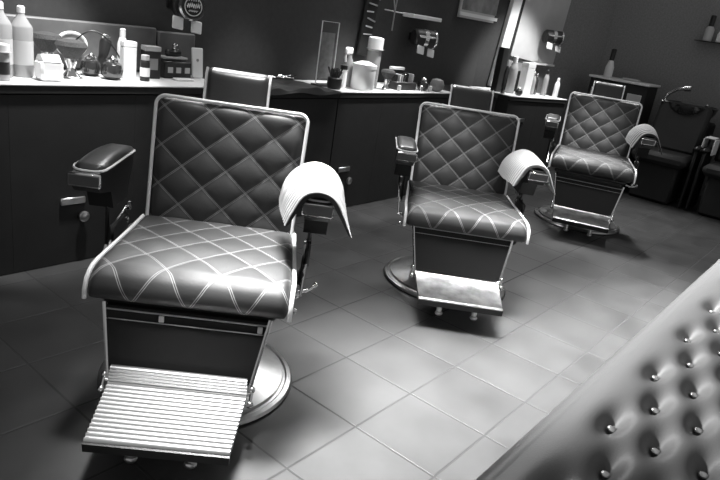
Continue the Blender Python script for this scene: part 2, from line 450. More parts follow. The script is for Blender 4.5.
    m0 = len(vs); vs += [fpt(-1, 0, -.02), fpt(1, 0, -.02), fpt(-1, 1, -.02), fpt(1, 1, -.02)]
    e = m0 - 2
    fs += [(m0, m0 + 2, m0 + 3, m0 + 1), (0, m0, m0 + 1, 1), (e, e + 1, m0 + 3, m0 + 2)]
    fs += [tuple(range(0, m0, 2)) + (m0 + 2, m0), tuple(range(1, m0, 2))[::-1] + (m0 + 1, m0 + 3)]
    fr = ft.add(vs, fs).build('footrest', FOOTR if ribbed else FOOTS, r)
    lip = MB(); lip.add([fpt(-1.01, 1.0, -.001), fpt(1.01, 1.0, -.001), fpt(1.01, 1.03, -.001), fpt(-1.01, 1.03, -.001), fpt(-1.01, 1.0, -.03), fpt(1.01, 1.0, -.03), fpt(1.01, 1.03, -.03), fpt(-1.01, 1.03, -.03)],
            [(0, 1, 2, 3), (7, 6, 5, 4), (3, 2, 6, 7), (0, 4, 5, 1), (0, 3, 7, 4), (1, 5, 6, 2)])
    lip.build('front_lip', DKMETAL, fr, smooth=False)
    if ribbed:
        hp = []
        for k in range(5):
            for j in range(6): hp.append(((k + j / 6) / 5, .007 * sin(PI * j / 6)))
        vs = []; fs = []
        for t, h in hp: vs += [(sx * lerp(.208, .212, t), -.352 - .012 * t - h, lerp(.225, .178, t)) for sx in (-1, 1)]
        for t, h in hp[::-1]: vs += [(sx * lerp(.208, .212, t), -.345, lerp(.225, .178, t)) for sx in (-1, 1)]
        L = len(hp) * 2
        for k in range(L): a, b = 2 * k, 2 * ((k + 1) % L); fs.append((a, a + 1, b + 1, b))
        MB().add(vs, fs + [tuple(range(0, 2 * L, 2)), tuple(range(1, 2 * L, 2))[::-1]]).build('heel_plate', FOOTR, fr)
    for sx in (-1, 1):
        mb = MB(); mb.ball((sx * .226, -.352, .19), .011, 8); mb.ball((sx * .226, -.385, .158), .012, 8); mb.tube([(sx * .226, -.352, .19), (sx * .226, -.385, .158)], .006, 8)
        mb.tube([(sx * .20, -.36, .172), (sx * .226, -.36, .18)], .006, 8)
        mb.build('footrest_pivot', CHROME, r)
    for sx in (-1, 1):
        mb = MB(); mb.tube([(sx * .085, -.53, .13), (sx * .085, -.545, .055)], .013, 12); mb.ball((sx * .085, -.548, .05), .016, 10, (1.2, 1, .8))
        mb.build('stop', BRUSHED, fr)
    return r
BASEM = mat('polished_base_metal', .42, .30, 1.0, noise=.3, nscale=9)
FOOTR = mat('polished_ribbed_alloy', .8, .3, 1.0)
FOOTS = mat('scuffed_alloy', .3, .34, 1.0, noise=.5, nscale=14)
ch1 = make_chair(True)
ch1.location = (1.329, 1.648, 0); ch1.rotation_euler.z = math.radians(-48.15)
ch1['label'] = 'nearest black quilted barber chair with a ribbed shiny footrest'
ch2 = make_chair(False)
ch3 = copy_tree(ch2)
ch2.location = (2.99, 1.62, 0); ch2.rotation_euler.z = math.radians(-52)
for o in list(ch2.children):
    if o.name.startswith('armrest') and any(c.type == 'MESH' for c in [o]) and sum(v.co.x for v in o.data.vertices) < 0: o.location.x = .065
def lower(ch, dz, dx):
    for o in list(ch.children):
        if o.name.split('.')[0] in ('seat', 'backrest', 'armrest', 'headrest', 'headrest_post', 'seat_trim', 'hinge', 'seat_frame'): o.location.z += dz; o.location.x += dx
lower(ch2, -.03, .015)
ch2['label'] = 'middle black quilted barber chair of the row of three'
ch3.location = (5.16, 1.70, 0); ch3.rotation_euler.z = math.radians(-68.4)
for o in list(ch3.children):
    if o.name.startswith('armrest') and sum(v.co.x for v in o.data.vertices) < 0: o.location.x = .03
lower(ch3, .035, 0)
ch3['label'] = 'farthest black quilted barber chair, beside the dark wash corner'
for c in (ch1, ch2, ch3): c['group'] = 'barber chairs in a row'

# towels over the right arms
def towel(ch, label, P, y0, y1, m, fan, rid, lean=0.0, n=44):
    t = MB(); vs = []; uv = []; ny = 64
    # P: arc in x,z over the arm
    def at(s, P):
        s *= len(P) - 1; i = min(int(s), len(P) - 2); q = s - i
        p0 = P[max(i - 1, 0)]; p1 = P[i]; p2 = P[i + 1]; p3 = P[min(i + 2, len(P) - 1)]
        return tuple(.5 * (2 * p1[c] + (-p0[c] + p2[c]) * q + (2 * p0[c] - 5 * p1[c] + 4 * p2[c] - p3[c]) * q * q + (-p0[c] + 3 * p1[c] - 3 * p2[c] + p3[c]) * q ** 3) for c in (0, 1))
    cx = .362
    for lay in (0, 1):
        for j in range(ny + 1):
            for i in range(n + 1):
                s = i / n; v = j / ny; w_ = 1 - (1 - v) ** 2; x, z = [lerp(a, b, w_) for a, b in zip(at(s, P[0]), at(s, P[1]))]
                ph = v * rid
                ridge = (abs(sin(PI * ph)) ** .6 * .0065) if lay == 0 else -.012
                dx, dz = x - cx, z - .70; L = math.hypot(dx, dz) or 1
                sc = 1 + fan * v
                y = lerp(y0, y1, v) + lean * (abs(s - .5) * 2) ** 2 * (1 - v)
                zz = .70 + dz * sc + dz / L * ridge
                if s < .12 or s > .88: zz += .003 * sin(9 * v + s * 4)
                vs.append((cx + dx * sc + dx / L * ridge, y, zz)); uv.append((s * 6, ph))
    N1 = (n + 1) * (ny + 1); fs = []
    for l in (0, 1):
        for j in range(ny):
            for i in range(n): a = l * N1 + j * (n + 1) + i; fs.append((a, a + 1, a + n + 2, a + n + 1))
    B = [i for i in range(n)] + [j * (n + 1) + n for j in range(ny)] + [ny * (n + 1) + i for i in range(n, 0, -1)] + [j * (n + 1) for j in range(ny, 0, -1)]
    for k in range(len(B)): a, b = B[k], B[(k + 1) % len(B)]; fs.append((a, b, N1 + b, N1 + a))
    o = t.add(vs, fs, None, uv).build('towel', m)
    o.location = ch.location; o.rotation_euler = ch.rotation_euler
    return tag(o, label, 'towel', 'towels draped over chair arms')
ARC = ([(.262, .635), (.285, .69), (.315, .745), (.362, .762), (.41, .745), (.447, .69), (.485, .625)],
       [(.235, .70), (.25, .765), (.29, .815), (.35, .84), (.41, .82), (.45, .765), (.47, .69)])
tw1 = towel(ch1, 'ribbed white towel draped over the right arm of the nearest chair', (ARC[0], [(x - .012, z - .03) for x, z in ARC[1]]), -.035, .20, TOWEL, .0, 17, .0)
tw2 = towel(ch2, 'flat white towel draped over the right arm of the middle chair', (ARC[0], [(x - .025, z - .045) for x, z in ARC[1]]), -.03, .19, TOWEL2, .0, 16, .0)
tw3 = towel(ch3, 'white pleated towel draped over the right arm of the farthest chair', (ARC[0], [(x - .02, z - .03) for x, z in ARC[1]]), -.03, .17, TOWEL, .0, 9, .0)

tw2.location.z = -.03; tw3.location.z = .035

# ------------------------------------------------------------------ tufted bench
def bench():
    r = thing('tufted_bench', 'long black leather bench with deep button tufting along the aisle', 'bench', (3.2, .1, 0))
    ox, oy = -3.2, -.1
    rows = [(.296, 1.608), (.240, 1.405), (.182, 1.606), (.125, 1.405), (.068, 1.606), (.011, 1.405), (-.046, 1.606)]
    B = []
    for y, x0 in rows:
        for k in range(-3, 11): B.append((x0 + .405 * k, y))
    x0, x1 = .45, 6.1
    nx = 500; ys = []
    vs = []; fs = []
    prof = []                                               # (y, z) from back over the roll to the floor
    for i in range(80): prof.append((-.20 + i * (.405 + .20) / 79, 1))
    def top(x, y):
        z = .452 - max(0, (y - .30) / .11) ** 2 * .02
        dep = 0
        for k, (ry, rx) in enumerate(rows):
            if abs(y - ry) > .09: continue
            dx = (x - rx + .2025) % .405 - .2025
            dy = (y - ry)
            q = (dx / .085) ** 2 + (dy / .030) ** 2
            dep += .040 * math.exp(-q) + .012 * math.exp(-q * 7)
        return z - dep
    nprof = None
    for i in range(nx + 1):
        x = x0 + (x1 - x0) * (i / nx) ** 1.35
        col = [(x + ox, -.22 + oy, .10)]
        for y, _ in prof: col.append((x + ox, y + oy, top(x, y)))
        for k in range(1, 13):
            a = PI / 2 * k / 12
            col.append((x + ox, 0.405 + .046 * sin(a) + oy, .430 - .05 * (1 - cos(a))))
        col.append((x + ox, .444 + oy, .26)); col.append((x + ox, .435 + oy, .10))
        nprof = len(col); vs += col
    for i in range(nx):
        for j in range(nprof - 1): a = i * nprof + j; fs.append((a, a + 1, a + nprof + 1, a + nprof))
        a = i * nprof; fs.append((a + nprof - 1, a, a + nprof, a + 2 * nprof - 1))
    fs.append(tuple(range(nprof))); fs.append(tuple(nx * nprof + k for k in range(nprof))[::-1])
    MB().add(vs, fs).build('cushion', SOFA, r)
    MB().box(((x0 + x1) / 2 + ox, .10 + oy, .05), (x1 - x0 - .04, .60, .10)).build('plinth', MATBLACK, r, smooth=False)
    for x, y in B:
        if x < 1.0 or x > 4.8 or y < -.1: continue
        b = MB(); b.ball((0, 0, 0), .0125, 8, (1, 1, .62)); o = b.build('button', BUTTON, r)
        o.location = (x + ox, y + oy, top(x, y) + .014)
BUTTON = mat('shiny_button', .55, .22, .9)
bench()

# ------------------------------------------------------------------ stations
def cabinet(name, label, x0, x1, yf, z, T=None, drawer=None, topmat=TOP, topshape=True, yb=None, group='barber station counters'):
    yb = yb if yb is not None else WY - .012
    r = thing(name, label, 'counter', (0, 0, 0))
    if T is not None: r.matrix_world = T
    MB().box(((x0 + x1) / 2, (yf + .03 + yb) / 2, (z - .041) / 2), (x1 - x0, yb - yf - .03, z - .041), bev=.003).build('body', MATBLACK, r, smooth=False)
    MB().box(((x0 + x1) / 2, (yf + yb) / 2, z - .004), (x1 - x0, yb - yf, .008), bev=.002).build('worktop', topmat, r, smooth=False)
    MB().box(((x0 + x1) / 2, (yf + .004 + yb) / 2, z - .024), (x1 - x0, yb - yf - .004, .032)).build('worktop_edge', MATBLACK, r, smooth=False)
    nd = max(1, round((x1 - x0) / .55)); wd = (x1 - x0) / nd
    for k in range(nd):
        c = x0 + wd * (k + .5)
        d2 = MB().box((c, yf + .022, (z - .045) / 2), (wd, .018, z - .05), bev=.001).build('door', MATBLACK, r, smooth=False)
        if drawer is not None:
            for hx, hz, kind in drawer:
                if abs(hx - c) <= wd / 2:
                    if kind == 'plate': MB().box((hx, yf + .008, hz), (.12, .012, .034), bev=.004).build('handle', BRUSHED, d2)
                    else: MB().lathe([(.012, 0), (.012, .008), (.026, .012), (.026, .022), (.018, .028)], 20, TR(hx, yf + .014, hz) @ RX(PI / 2)).build('knob', BRUSHED, d2)
    return r
c1 = cabinet('station_counter', 'black cabinet with a white top holding the large clear bottles, nearest station', -.6, 2.36, 2.80, .86, drawer=[(1.453, .316, 'plate'), (1.502, .235, 'knob')])
cl = cabinet('link_counter', 'black-topped cabinet between the first and second stations, under a black cape', 2.37, 3.26, 2.80, .84, topmat=MATBLACK)
c2 = cabinet('station_counter', 'black cabinet with a white top and crowded bottles, middle station', 3.27, 4.72, 2.80, .84, drawer=[(3.42, .297, 'plate'), (3.482, .21, 'knob')])
c2b = cabinet('link_counter', 'black-topped cabinet between the second and third stations', 4.73, 5.40, 2.76, .835, topmat=MATBLACK)
T3 = TR(5.57, 2.651, 0) @ RZ(A3)
c3 = cabinet('station_counter', 'black cabinet with a white top and slim bottles, farthest station', -.10, .78, .0, .84, T=T3, yb=.52, drawer=[(.12, .62, 'plate')])

# ------------------------------------------------------------------ small things
def bottle(label, x, y, z, r, h, body=WHITE, cap=WHITE, name='bottle', cat='bottle', neck=.35, shoulder=.72, band=None, capf=.86, grp='bottles on the station counters', sy=1., rz=0):
    t = thing(name, label, cat, (x, y, z), rz, grp)
    MB().lathe([(r * .9, 0), (r, h * .02), (r, h * shoulder * .92), (r * .93, h * (shoulder * .96)), (r * neck * 1.4, h * (shoulder + capf) / 2), (r * neck, h * capf * .97), (r * neck, h * capf)], 24, Matrix.Diagonal((1, sy, 1, 1))).build('body', body, t)
    MB().lathe([(r * neck * 1.15, h * (capf - .03)), (r * neck * 1.15, h * .98), (r * neck * .8, h)], 18).build('cap', cap, t)
    if band is not None:
        MB().lathe([(r * 1.015, h * .18), (r * 1.015, h * .52)], 24, Matrix.Diagonal((1, sy, 1, 1))).build('label_band', band, t)
    return t
def carton(label, x, y, z, wx, wy, h, m=WHITE, lid=None, rz=0, name='carton', cat='box', grp=None, mark=None):
    t = thing(name, label, cat, (x, y, z), rz, grp)
    MB().box((0, 0, h * .42), (wx, wy, h * .84), bev=.003).build('body', m, t, smooth=False)
    MB().box((0, 0, h * .92), (wx * 1.02, wy * 1.02, h * .15), bev=.003).build('lid', lid or m, t, smooth=False)
    if mark is not None: MB().box((0, -wy / 2 - .001, h * .45), (wx * .6, .002, h * .35)).build('front_label', mark, t, smooth=False)
    return t
def brush(label, x, y, z, h, r, tilt=0, rz=0):
    t = thing('shaving_brush', label, 'brush', (x, y, z), rz, 'shaving brushes')
    hh = h * .52
    MB().lathe([(r * .50, 0), (r * .55, hh * .12), (r * .32, hh * .35), (r * .26, hh * .55), (r * .42, hh * .85), (r * .40, hh)], 20).build('handle', CHROME, t)
    MB().lathe([(r * .38, hh * .98), (r * .75, hh + (h - hh) * .35), (r, hh + (h - hh) * .68), (r * .85, hh + (h - hh) * .9), (r * .35, h)], 24).build('bristles', BRIST, t)
    return t
Z1 = .86
bottle('large clear bottle with a grey label at the left frame edge', 1.228, 2.985, Z1, .046, .31, CLEARP, WHITE, band=LGREY, neck=.3, shoulder=.76, capf=.93)
bottle('large clear bottle second from the left frame edge', 1.322, 3.0, Z1, .046, .30, CLEARP, WHITE, band=LGREY, neck=.3, shoulder=.76, capf=.93)
bottle('short wide bottle with a dark label in front of the large clear ones', 1.185, 2.885, Z1, .033, .15, CLEARP, WHITE, band=BLACK, neck=.9, capf=.8, shoulder=.78)
t = thing('neck_strip_pack', 'low white stack of neck paper beside the clear bottles', 'paper pack', (1.392, 2.90, Z1))
MB().box((0, 0, .045), (.10, .08, .085), bev=.01).build('paper_stack', PAPER, t)
MB().prism([(-.04, .085), (-.01, .115), (.02, .11), (.04, .085)], -.04, .04).build('loose_sheet', PAPER, t)
brush('big shaving brush with a dark head and shiny handle, nearest station', 1.535, 2.98, Z1, .175, .072)
brush('second dark-headed brush behind the big shaving brush', 1.50, 3.14, Z1, .185, .07)
t = thing('hand_mirror', 'white-rimmed round hand mirror leaning behind the shaving brush', 'mirror', (1.64, 3.18, Z1 + .002))
ring = [(.075 * cos(a), 0, .13 + .055 * sin(a)) for a in [2 * PI * i / 28 for i in range(28)]]
MB().tube(ring, .008, 8, True).build('rim', WHITE, t)
MB().lathe([(.073, -.003), (.073, .003)], 28, TR(0, .004, .13) @ RX(PI / 2) @ Matrix.Diagonal((1, .76, 1, 1))).build('glass', GREY, t)
MB().box((0, .0, .037), (.02, .012, .074), bev=.003).build('grip', GREY, t)
def jar(label, x, y, z, r):
    t = thing('round_jar', label, 'jar', (x, y, z), 0, 'round glass jars')
    MB().lathe([(r * .55, 0), (r * .9, r * .3), (r, r * .85), (r * .85, r * 1.4), (r * .5, r * 1.65)], 28).build('bowl', DKGLASS, t)
    MB().lathe([(r * .56, r * 1.62), (r * .56, r * 1.85), (r * .3, r * 2.0), (r * .12, r * 2.15)], 24).build('lid', CHROME, t)
    return t
DKGLASS = mat('smoked_glass', .03, .06, spec=1.0)
jar('front round smoked-glass jar beside the white carton', 1.735, 2.97, Z1, .052)
jar('rear round smoked-glass jar near the shaving brush', 1.68, 3.07, Z1, .05)
t = thing('hair_clipper', 'black hair clipper with a pale blade behind the round jars', 'clipper', (1.76, 3.13, Z1), .3, 'hair clippers')
MB().lathe([(.022, 0), (.028, .03), (.022, .09), (.03, .16), (.026, .175)], 18, RY(.25)).build('body', BLACK, t)
MB().box((.045, 0, .185), (.05, .012, .02), RY(.0), bev=.003).build('blade', CHROME, t)
# its cable
cb = [(1.60 + .28 * i / 16, 3.14 - .10 * (i / 16), Z1 + .02 + .19 * sin(PI * min(1, .15 + i / 18))) for i in range(17)]
tag(MB().tube([(1.62, 3.16, Z1 + .006)] + cb[1:] + [(1.90, 3.03, Z1 + .006)], .004, 6).build('cable', BLACK), 'black clipper cable arching over the jars at the nearest station', 'cable')
carton('tall white carton right of the round jars', 1.845, 3.01, Z1, .068, .05, .185, WHITE, rz=-.1, grp='cartons on the nearest station', mark=PAPER)
bottle('white squeeze bottle leaning just behind the tall white carton', 1.86, 3.09, Z1, .026, .235, WHITE, WHITE, neck=.5)
bottle('small black bottle with a white label in front of the black carton', 1.90, 2.945, Z1, .024, .13, BLACK, LGREY, neck=.75, capf=.83, shoulder=.76, band=PAPER)
carton('black carton with a pale flap behind the small labelled bottle', 2.00, 3.05, Z1, .085, .06, .165, BLACK, lid=LGREY, rz=-.1, grp='cartons on the nearest station', mark=GREY)
# grey band above the counter, built as low panels
tag(MB().box((1.62, WY - .025, .985), (1.06, .036, .235), bev=.008).build('low_panel', BANDGREY), 'long low grey panel standing behind the nearest station bottles', 'panel', 'low grey panels')
tag(MB().box((2.285, WY - .025, .975), (.25, .036, .225), bev=.008).build('low_panel', BANDGREY), 'short low grey panel under the round wall dryer', 'panel', 'low grey panels')
# caddy of clippers
t = thing('tool_caddy', 'black caddy holding clipper parts in front of the short grey panel', 'caddy', (2.17, 3.09, Z1), -.05)
MB().box((0, 0, .045), (.17, .10, .09), bev=.006).build('tray', BLACK, t)
MB().box((0, .01, .105), (.15, .07, .012), bev=.004).build('shelf', LGREY, t)
for k, px in enumerate((-.05, .0, .055)): MB().box((px, -.052, .045), (.03, .004, .03)).build('slot', LGREY, t, smooth=False)
t = thing('hair_trimmer', 'black and silver trimmer resting on top of the black caddy', 'trimmer', (2.17, 3.10, Z1 + .112), .2, 'hair clippers')
MB().box((0, 0, .018), (.11, .035, .034), bev=.01).build('body', BLACK, t)
MB().box((.0, 0, .05), (.035, .025, .035), RY(.3), bev=.006).build('head', CHROME, t)
tag(MB().box((2.16, 2.98, Z1 + .006), (.11, .05, .012), RZ(0), bev=.004).build('comb', WHITE), 'white comb lying in front of the black caddy', 'comb', 'combs')
t = thing('phone', 'white phone leaning upright at the end of the nearest station', 'phone', (2.318, 3.07, Z1), -.1)
MB().box((0, 0, .085), (.072, .009, .165), RX(-.12), bev=.004).build('body', WHITE, t)
MB().lathe([(.008, 0), (.008, .002)], 14, RX(-.12) @ TR(0, -.005, .10) @ RX(PI / 2)).build('emblem', GREY, t)

# wall dryers, one per station
def wall_dryer(label, T, rz, emblem=False):
    I = RZ(-rz); sc = 1.0
    t = thing('wall_dryer', label, 'dryer', (0, 0, 0), 0, 'drum-shaped wall dryers')
    t.matrix_world = T @ RZ(rz)
    A = RY(PI / 2)
    MB().lathe([(.055, -.115), (.068, -.10), (.07, -.03), (.07, .07), (.062, .075)], 32, A).build('drum', DKMETAL, t)
    MB().lathe([(.072, -.035), (.072, .0)], 32, A).build('band', CHROME, t)
    MB().lathe([(.073, .06), (.075, .07), (.066, .082), (.064, .074)], 32, A).build('end_ring', CHROME, t)
    if not emblem: MB().box((-.02, -.045, .052), (.15, .03, .01), RX(.6), bev=.003).build('top_strip', CHROME, t)
    MB().box((0, .09, 0), (.06, .14, .07), I, bev=.008).build('bracket', DKMETAL, t)
    for px in ((-.07, .05) if emblem else (-.085, .065)):
        MB().box((px, -.02, -.105), (.07 if emblem else .095, .012, .066), I @ RX(-.15) @ RY(.12), bev=.01).build('paddle', PAPER, t)
        MB().tube([(px, -.01, -.06), (px, -.018, -.08)], .006, 6, False, I).build('clip', CHROME, t)
    if emblem:
        m = MB(); Q = TR(.083, 0, 0) @ RY(PI / 2) @ Matrix.Scale(.85, 4)
        m.tube([(.055 * cos(a), .055 * sin(a), 0) for a in [2 * PI * i / 30 for i in range(30)]], .003, 6, True, Q)
        random.seed(4)
        pts = [(-.006 + .016 * sin(i * 1.9), -.042 + .084 * i / 22, .001) for i in range(23)]
        m.tube(pts, .0028, 6, False, Q)
        m.tube([(.026 + .006 * sin(i * 2.2), -.03 + .06 * i / 14, .001) for i in range(15)], .0022, 6, False, Q)
        for a in range(5): m.tube([(-.032, -.03 + a * .015, .001), (-.044, -.028 + a * .014, .001)], .003, 6, False, Q)
        m.build('emblem', PAPER, t)
    return t
wall_dryer('black drum dryer with a round white emblem on the wall above the nearest station', TR(2.235, WY - .19, 1.245), math.radians(-105), True)
wall_dryer('black drum dryer with a chrome band on the wall above the middle station', TR(4.60, WY - .16, 1.225), math.radians(-28))
wall_dryer('black drum dryer with a chrome band in front of the pale mirror, farthest station', W3 @ TR(.94, -.15, 1.40), math.radians(-30))

# black capes heaped on the linking counters
def heap(label, pts_x, pts_y, z, T=None, amp=.03, seed=1, name='cape', over=.04):
    random.seed(seed); n, m = 40, 22; x0, x1 = pts_x; y0, y1 = pts_y
    ph = [random.uniform(0, 6.3) for _ in range(8)]
    vs = []; fs = []
    for lay in (0, 1):
        for j in range(m + 1):
            for i in range(n + 1):
                u, v = i / n, j / m; x, y = lerp(x0, x1, u), lerp(y0, y1, v)
                e = min(1, min(u, 1 - u) * 7) * min(1, (1 - v) * 5 + .0)
                h = amp * (.6 + .4 * sin(9 * u + ph[0] + 3 * v) + .45 * sin(17 * u - 6 * v + ph[1]) + .3 * sin(31 * u + 9 * v + ph[2])) * e
                h = max(.002, h + .004)
                yy = y + .012 * sin(14 * u + ph[3]) * (1 - v)
                zz = z + h * (1 if lay == 0 else 0) + .0008
                if v < .16: q = (.16 - v) / .16; zz = z + .004 - q * over * (1 + .5 * sin(13 * u + ph[4])) + (h * (1 - q) if lay == 0 else 0); yy = y0 - .006 - (.005 if lay == 0 else 0) - .01 * (q if lay == 0 else 0)
                vs.append((x, yy, zz))
    N1 = (n + 1) * (m + 1)
    for l in (0, 1):
        for j in range(m):
            for i in range(n): a = l * N1 + j * (n + 1) + i; fs.append((a, a + 1, a + n + 2, a + n + 1))
    B = [i for i in range(n)] + [j * (n + 1) + n for j in range(m)] + [m * (n + 1) + i for i in range(n, 0, -1)] + [j * (n + 1) for j in range(m, 0, -1)]
    for k in range(len(B)): a, b = B[k], B[(k + 1) % len(B)]; fs.append((a, b, N1 + b, N1 + a))
    return tag(MB().add(vs, fs, T).build(name, CLOTH), label, 'cape', 'black capes on the counters')
heap('crumpled black cape spread between the nearest and middle stations', (2.40, 3.24), (2.795, 3.16), .84, amp=.02, seed=3, over=.015)
heap('crumpled black cape lying along the counter beside the farthest station', (4.76, 5.34), (2.755, 3.05), .835, amp=.024, seed=8, over=.02)
for k, (x, y, a, l) in enumerate(((2.62, 3.02, .5, .19), (2.86, 2.98, -.4, .2), (3.0, 3.05, .2, .16))):
    t = thing('scissors', ['pair of scissors on the black cape nearest the headrest', 'middle pair of scissors on the black cape', 'pair of scissors on the black cape closest to the middle station'][k], 'scissors', (x, y, .895), a, 'scissors on the black cape')
    MB().box((.045, .003, 0), (.11, .008, .004), RZ(.06), bev=.001).build('blade', CHROME, t)
    MB().box((.045, -.003, .003), (.11, .008, .004), RZ(-.06), bev=.001).build('blade', CHROME, t)
    for s in (-1, 1): MB().tube([(-.045 + .02 * cos(b), s * .018 + .014 * sin(b), 0) for b in [2 * PI * i / 14 for i in range(14)]], .004, 6, True).build('finger_loop', CHROME, t)

# middle station
Z2 = .84
t = thing('display_stand', 'tall clear open stand with a grey card at the middle station', 'stand', (3.33, 3.02, Z2), -.1)
fr = [(-.075, 0, .0), (-.075, 0, .42), (.075, 0, .42), (.075, 0, .0)]
MB().tube(fr, .004, 6).build('frame', PIPE, t)
MB().box((0, .01, .20), (.115, .006, .30)).build('card', mat('grey_card', .22, .7, noise=.2, nscale=30), t, smooth=False)
MB().box((0, 0, .006), (.17, .08, .012), bev=.003).build('foot', BLACK, t)
t = thing('shaving_mug', 'dark brush-filled pot in front of the clear stand', 'pot', (3.325, 2.92, Z2))
MB().lathe([(.04, 0), (.05, .01), (.05, .07), (.045, .075)], 20).build('pot', BLACK, t)
mb = MB(); random.seed(2)
for k in range(40):
    a, q = random.uniform(0, 2 * PI), random.uniform(0, .04)
    mb.tube([(q * cos(a) * .5, q * sin(a) * .5, .06), (q * cos(a) * 1.4, q * sin(a) * 1.4, random.uniform(.11, .14))], .004, 5)
mb.build('bristles', BRIST, t)
bottle('slim white bottle with a black cap beside the clear stand', 3.45, 2.96, Z2, .028, .155, WHITE, BLACK, neck=.8, capf=.82, shoulder=.78)
t = thing('spray_gun', 'white trigger sprayer behind the wide white tub', 'sprayer', (3.58, 3.03, Z2), .1)
MB().lathe([(.04, 0), (.043, .01), (.043, .15), (.015, .2), (.015, .22)], 20).build('bottle_body', CLEARP, t)
MB().box((-.02, 0, .245), (.09, .025, .05), bev=.01).build('spray_head', WHITE, t)
MB().tube([(-.05, 0, .235), (-.055, 0, .20), (-.045, 0, .17)], .008, 8).build('trigger', WHITE, t)
t = thing('white_tub', 'wide overlit white tub at the front of the middle station', 'tub', (3.60, 2.90, Z2))
MB().lathe([(.078, 0), (.083, .01), (.083, .155)], 32).build('body', WHITE, t)
MB().lathe([(.086, .15), (.086, .175), (.07, .18), (.03, .195)], 32).build('lid', WHITE, t)
bottle('tall translucent bottle with a broad white cap at the middle station', 3.80, 2.99, Z2, .052, .36, CLEARP, WHITE, neck=.95, shoulder=.76, capf=.78)
brush('small shaving brush with a round dark head at the middle station', 3.88, 2.90, Z2, .15, .055)
t = thing('comb_rack', 'black rack full of combs and clipper guards at the middle station', 'rack', (4.13, 2.95, Z2))
MB().box((0, 0, .03), (.26, .12, .06), bev=.006).build('tray', BLACK, t)
random.seed(7)
for k in range(9):
    MB().box((-.11 + k * .027, random.uniform(-.03, .02), .07 + random.uniform(0, .02)), (.014, .05, .06 + random.uniform(0, .03)), bev=.003).build('clipper_guard', (BLACK, LGREY, GREY, BLACK, CHROME)[k % 5], t, smooth=False)
tag(MB().box((4.22, 3.07, Z2 + .065), (.17, .04, .13), bev=.004).build('carton', MATBLACK), 'black carton behind the comb rack', 'box')
tag(MB().box((4.20, 3.06, Z2 + .1425), (.15, .045, .022), bev=.004).build('comb_case', WHITE), 'pale flat case lying on the black carton', 'case')
jar('smoked-glass jar right of the comb rack', 4.36, 2.90, Z2, .048)
t = thing('powder_puff', 'round grey puff at the right end of the middle station', 'puff', (4.52, 2.87, Z2))
MB().lathe([(.03, 0), (.052, .02), (.06, .055), (.045, .09), (.015, .10)], 24).build('puff', GREY, t)
for k, x in enumerate((3.98, 4.27, 4.40)):
    tag(MB().lathe([(.014, 0), (.014, .04), (.008, .045)], 12).build('small_vial', (LGREY, CHROME, WHITE)[k], loc=(x, 2.85, Z2)), ['grey vial in front of the comb rack, nearest the brush', 'shiny vial in front of the comb rack, right side', 'white vial in front of the smoked jar'][k], 'vial', 'small vials')
# shelf and hanging cord/strap
t = thing('wall_shelf', 'short pale shelf on the wall above the middle station dryer', 'shelf', (4.7, WY, 1.385))
MB().box((-.05, -.06, 0), (.42, .11, .03), bev=.003).build('board', WHITE, t, smooth=False)
MB().tube([(-.20, -.02, .005), (-.52, -.02, .012)], .005, 6).build('rail', BRUSHED, t)
t = thing('clipper_strap', 'dark hanging strap of clippers with pale bands above the white tub', 'strap', (3.99, WY, 1.3))
TS = RY(.10)
MB().box((0, -.025, .05), (.14, .03, .62), TS, bev=.01).build('strap', MATBLACK, t)
for k in range(7): MB().box((-.01 + .01 * (k % 3), -.044, -.10 + k * .055), (.10 - .02 * (k % 2), .010, .011), TS @ RY(.12 * ((k % 3) - 1)), bev=.003).build('band', LGREY if k % 2 else GREY, t)
t = thing('hanging_cord', 'dark forked cord hanging from the rail left of the pale shelf', 'cord', (4.24, WY - .05, 1.45))
MB().tube([(-.03, 0, .22), (-.01, 0, .05), (.03, 0, -.05), (.03, 0, -.20)], .006, 6).build('cord', GREY, t)
MB().tube([(.07, 0, .22), (.04, 0, .05), (.03, 0, -.05)], .006, 6).build('fork', GREY, t)
# framed picture between the middle and farthest stations
t = thing('framed_picture', 'pale framed picture on the dark wall left of the white post', 'picture', (5.66, WY - .015, 1.66))
MB().box((0, 0, 0), (.80, .02, .44), bev=.003).build('frame', LGREY, t, smooth=False)
MB().box((0, -.012, .03), (.74, .004, .36)).build('print', mat('faded_print', .2, .6, noise=.6, nscale=5), t, smooth=False)
MB().box((0, -.014, -.185), (.80, .012, .03)).build('bottom_rail', WHITE, t, smooth=False)
# white post, dark strip and mirror of the farthest station
LEAN = lambda u, v, z: W3 @ TR(u, v, z) @ RY(.10)
t = MB().box((0, 0, 0), (.13, .05, 1.25), LEAN(.33, -.035, 1.46), bev=.004).build('white_post', WHITE, smooth=False); tag(t, 'tall white upright panel left of the pale mirror', 'post')
tag(MB().box((0, 0, 0), (.05, .04, 1.25), LEAN(.425, -.03, 1.46), bev=.004).build('dark_post', MATBLACK, smooth=False), 'thin black upright strip between the white post and the mirror', 'post')
t = thing('wall_mirror', 'large pale mirror behind the farthest station', 'mirror', (0, 0, 0)); t.matrix_world = W3
MB().box((0, 0, 0), (.74, .02, 1.0), TR(.86, -.02, 1.63) @ RY(.08)).build('glass', mat('mirror_reflection_tone', .55, .4, .0, noise=.12, nscale=3), t, smooth=False)  # pale diffuse colour stands in for the mirror's bright reflection
MB().box((.97, -.05, 1.115), (.36, .07, .02), bev=.003).build('ledge', WHITE, t, smooth=False)
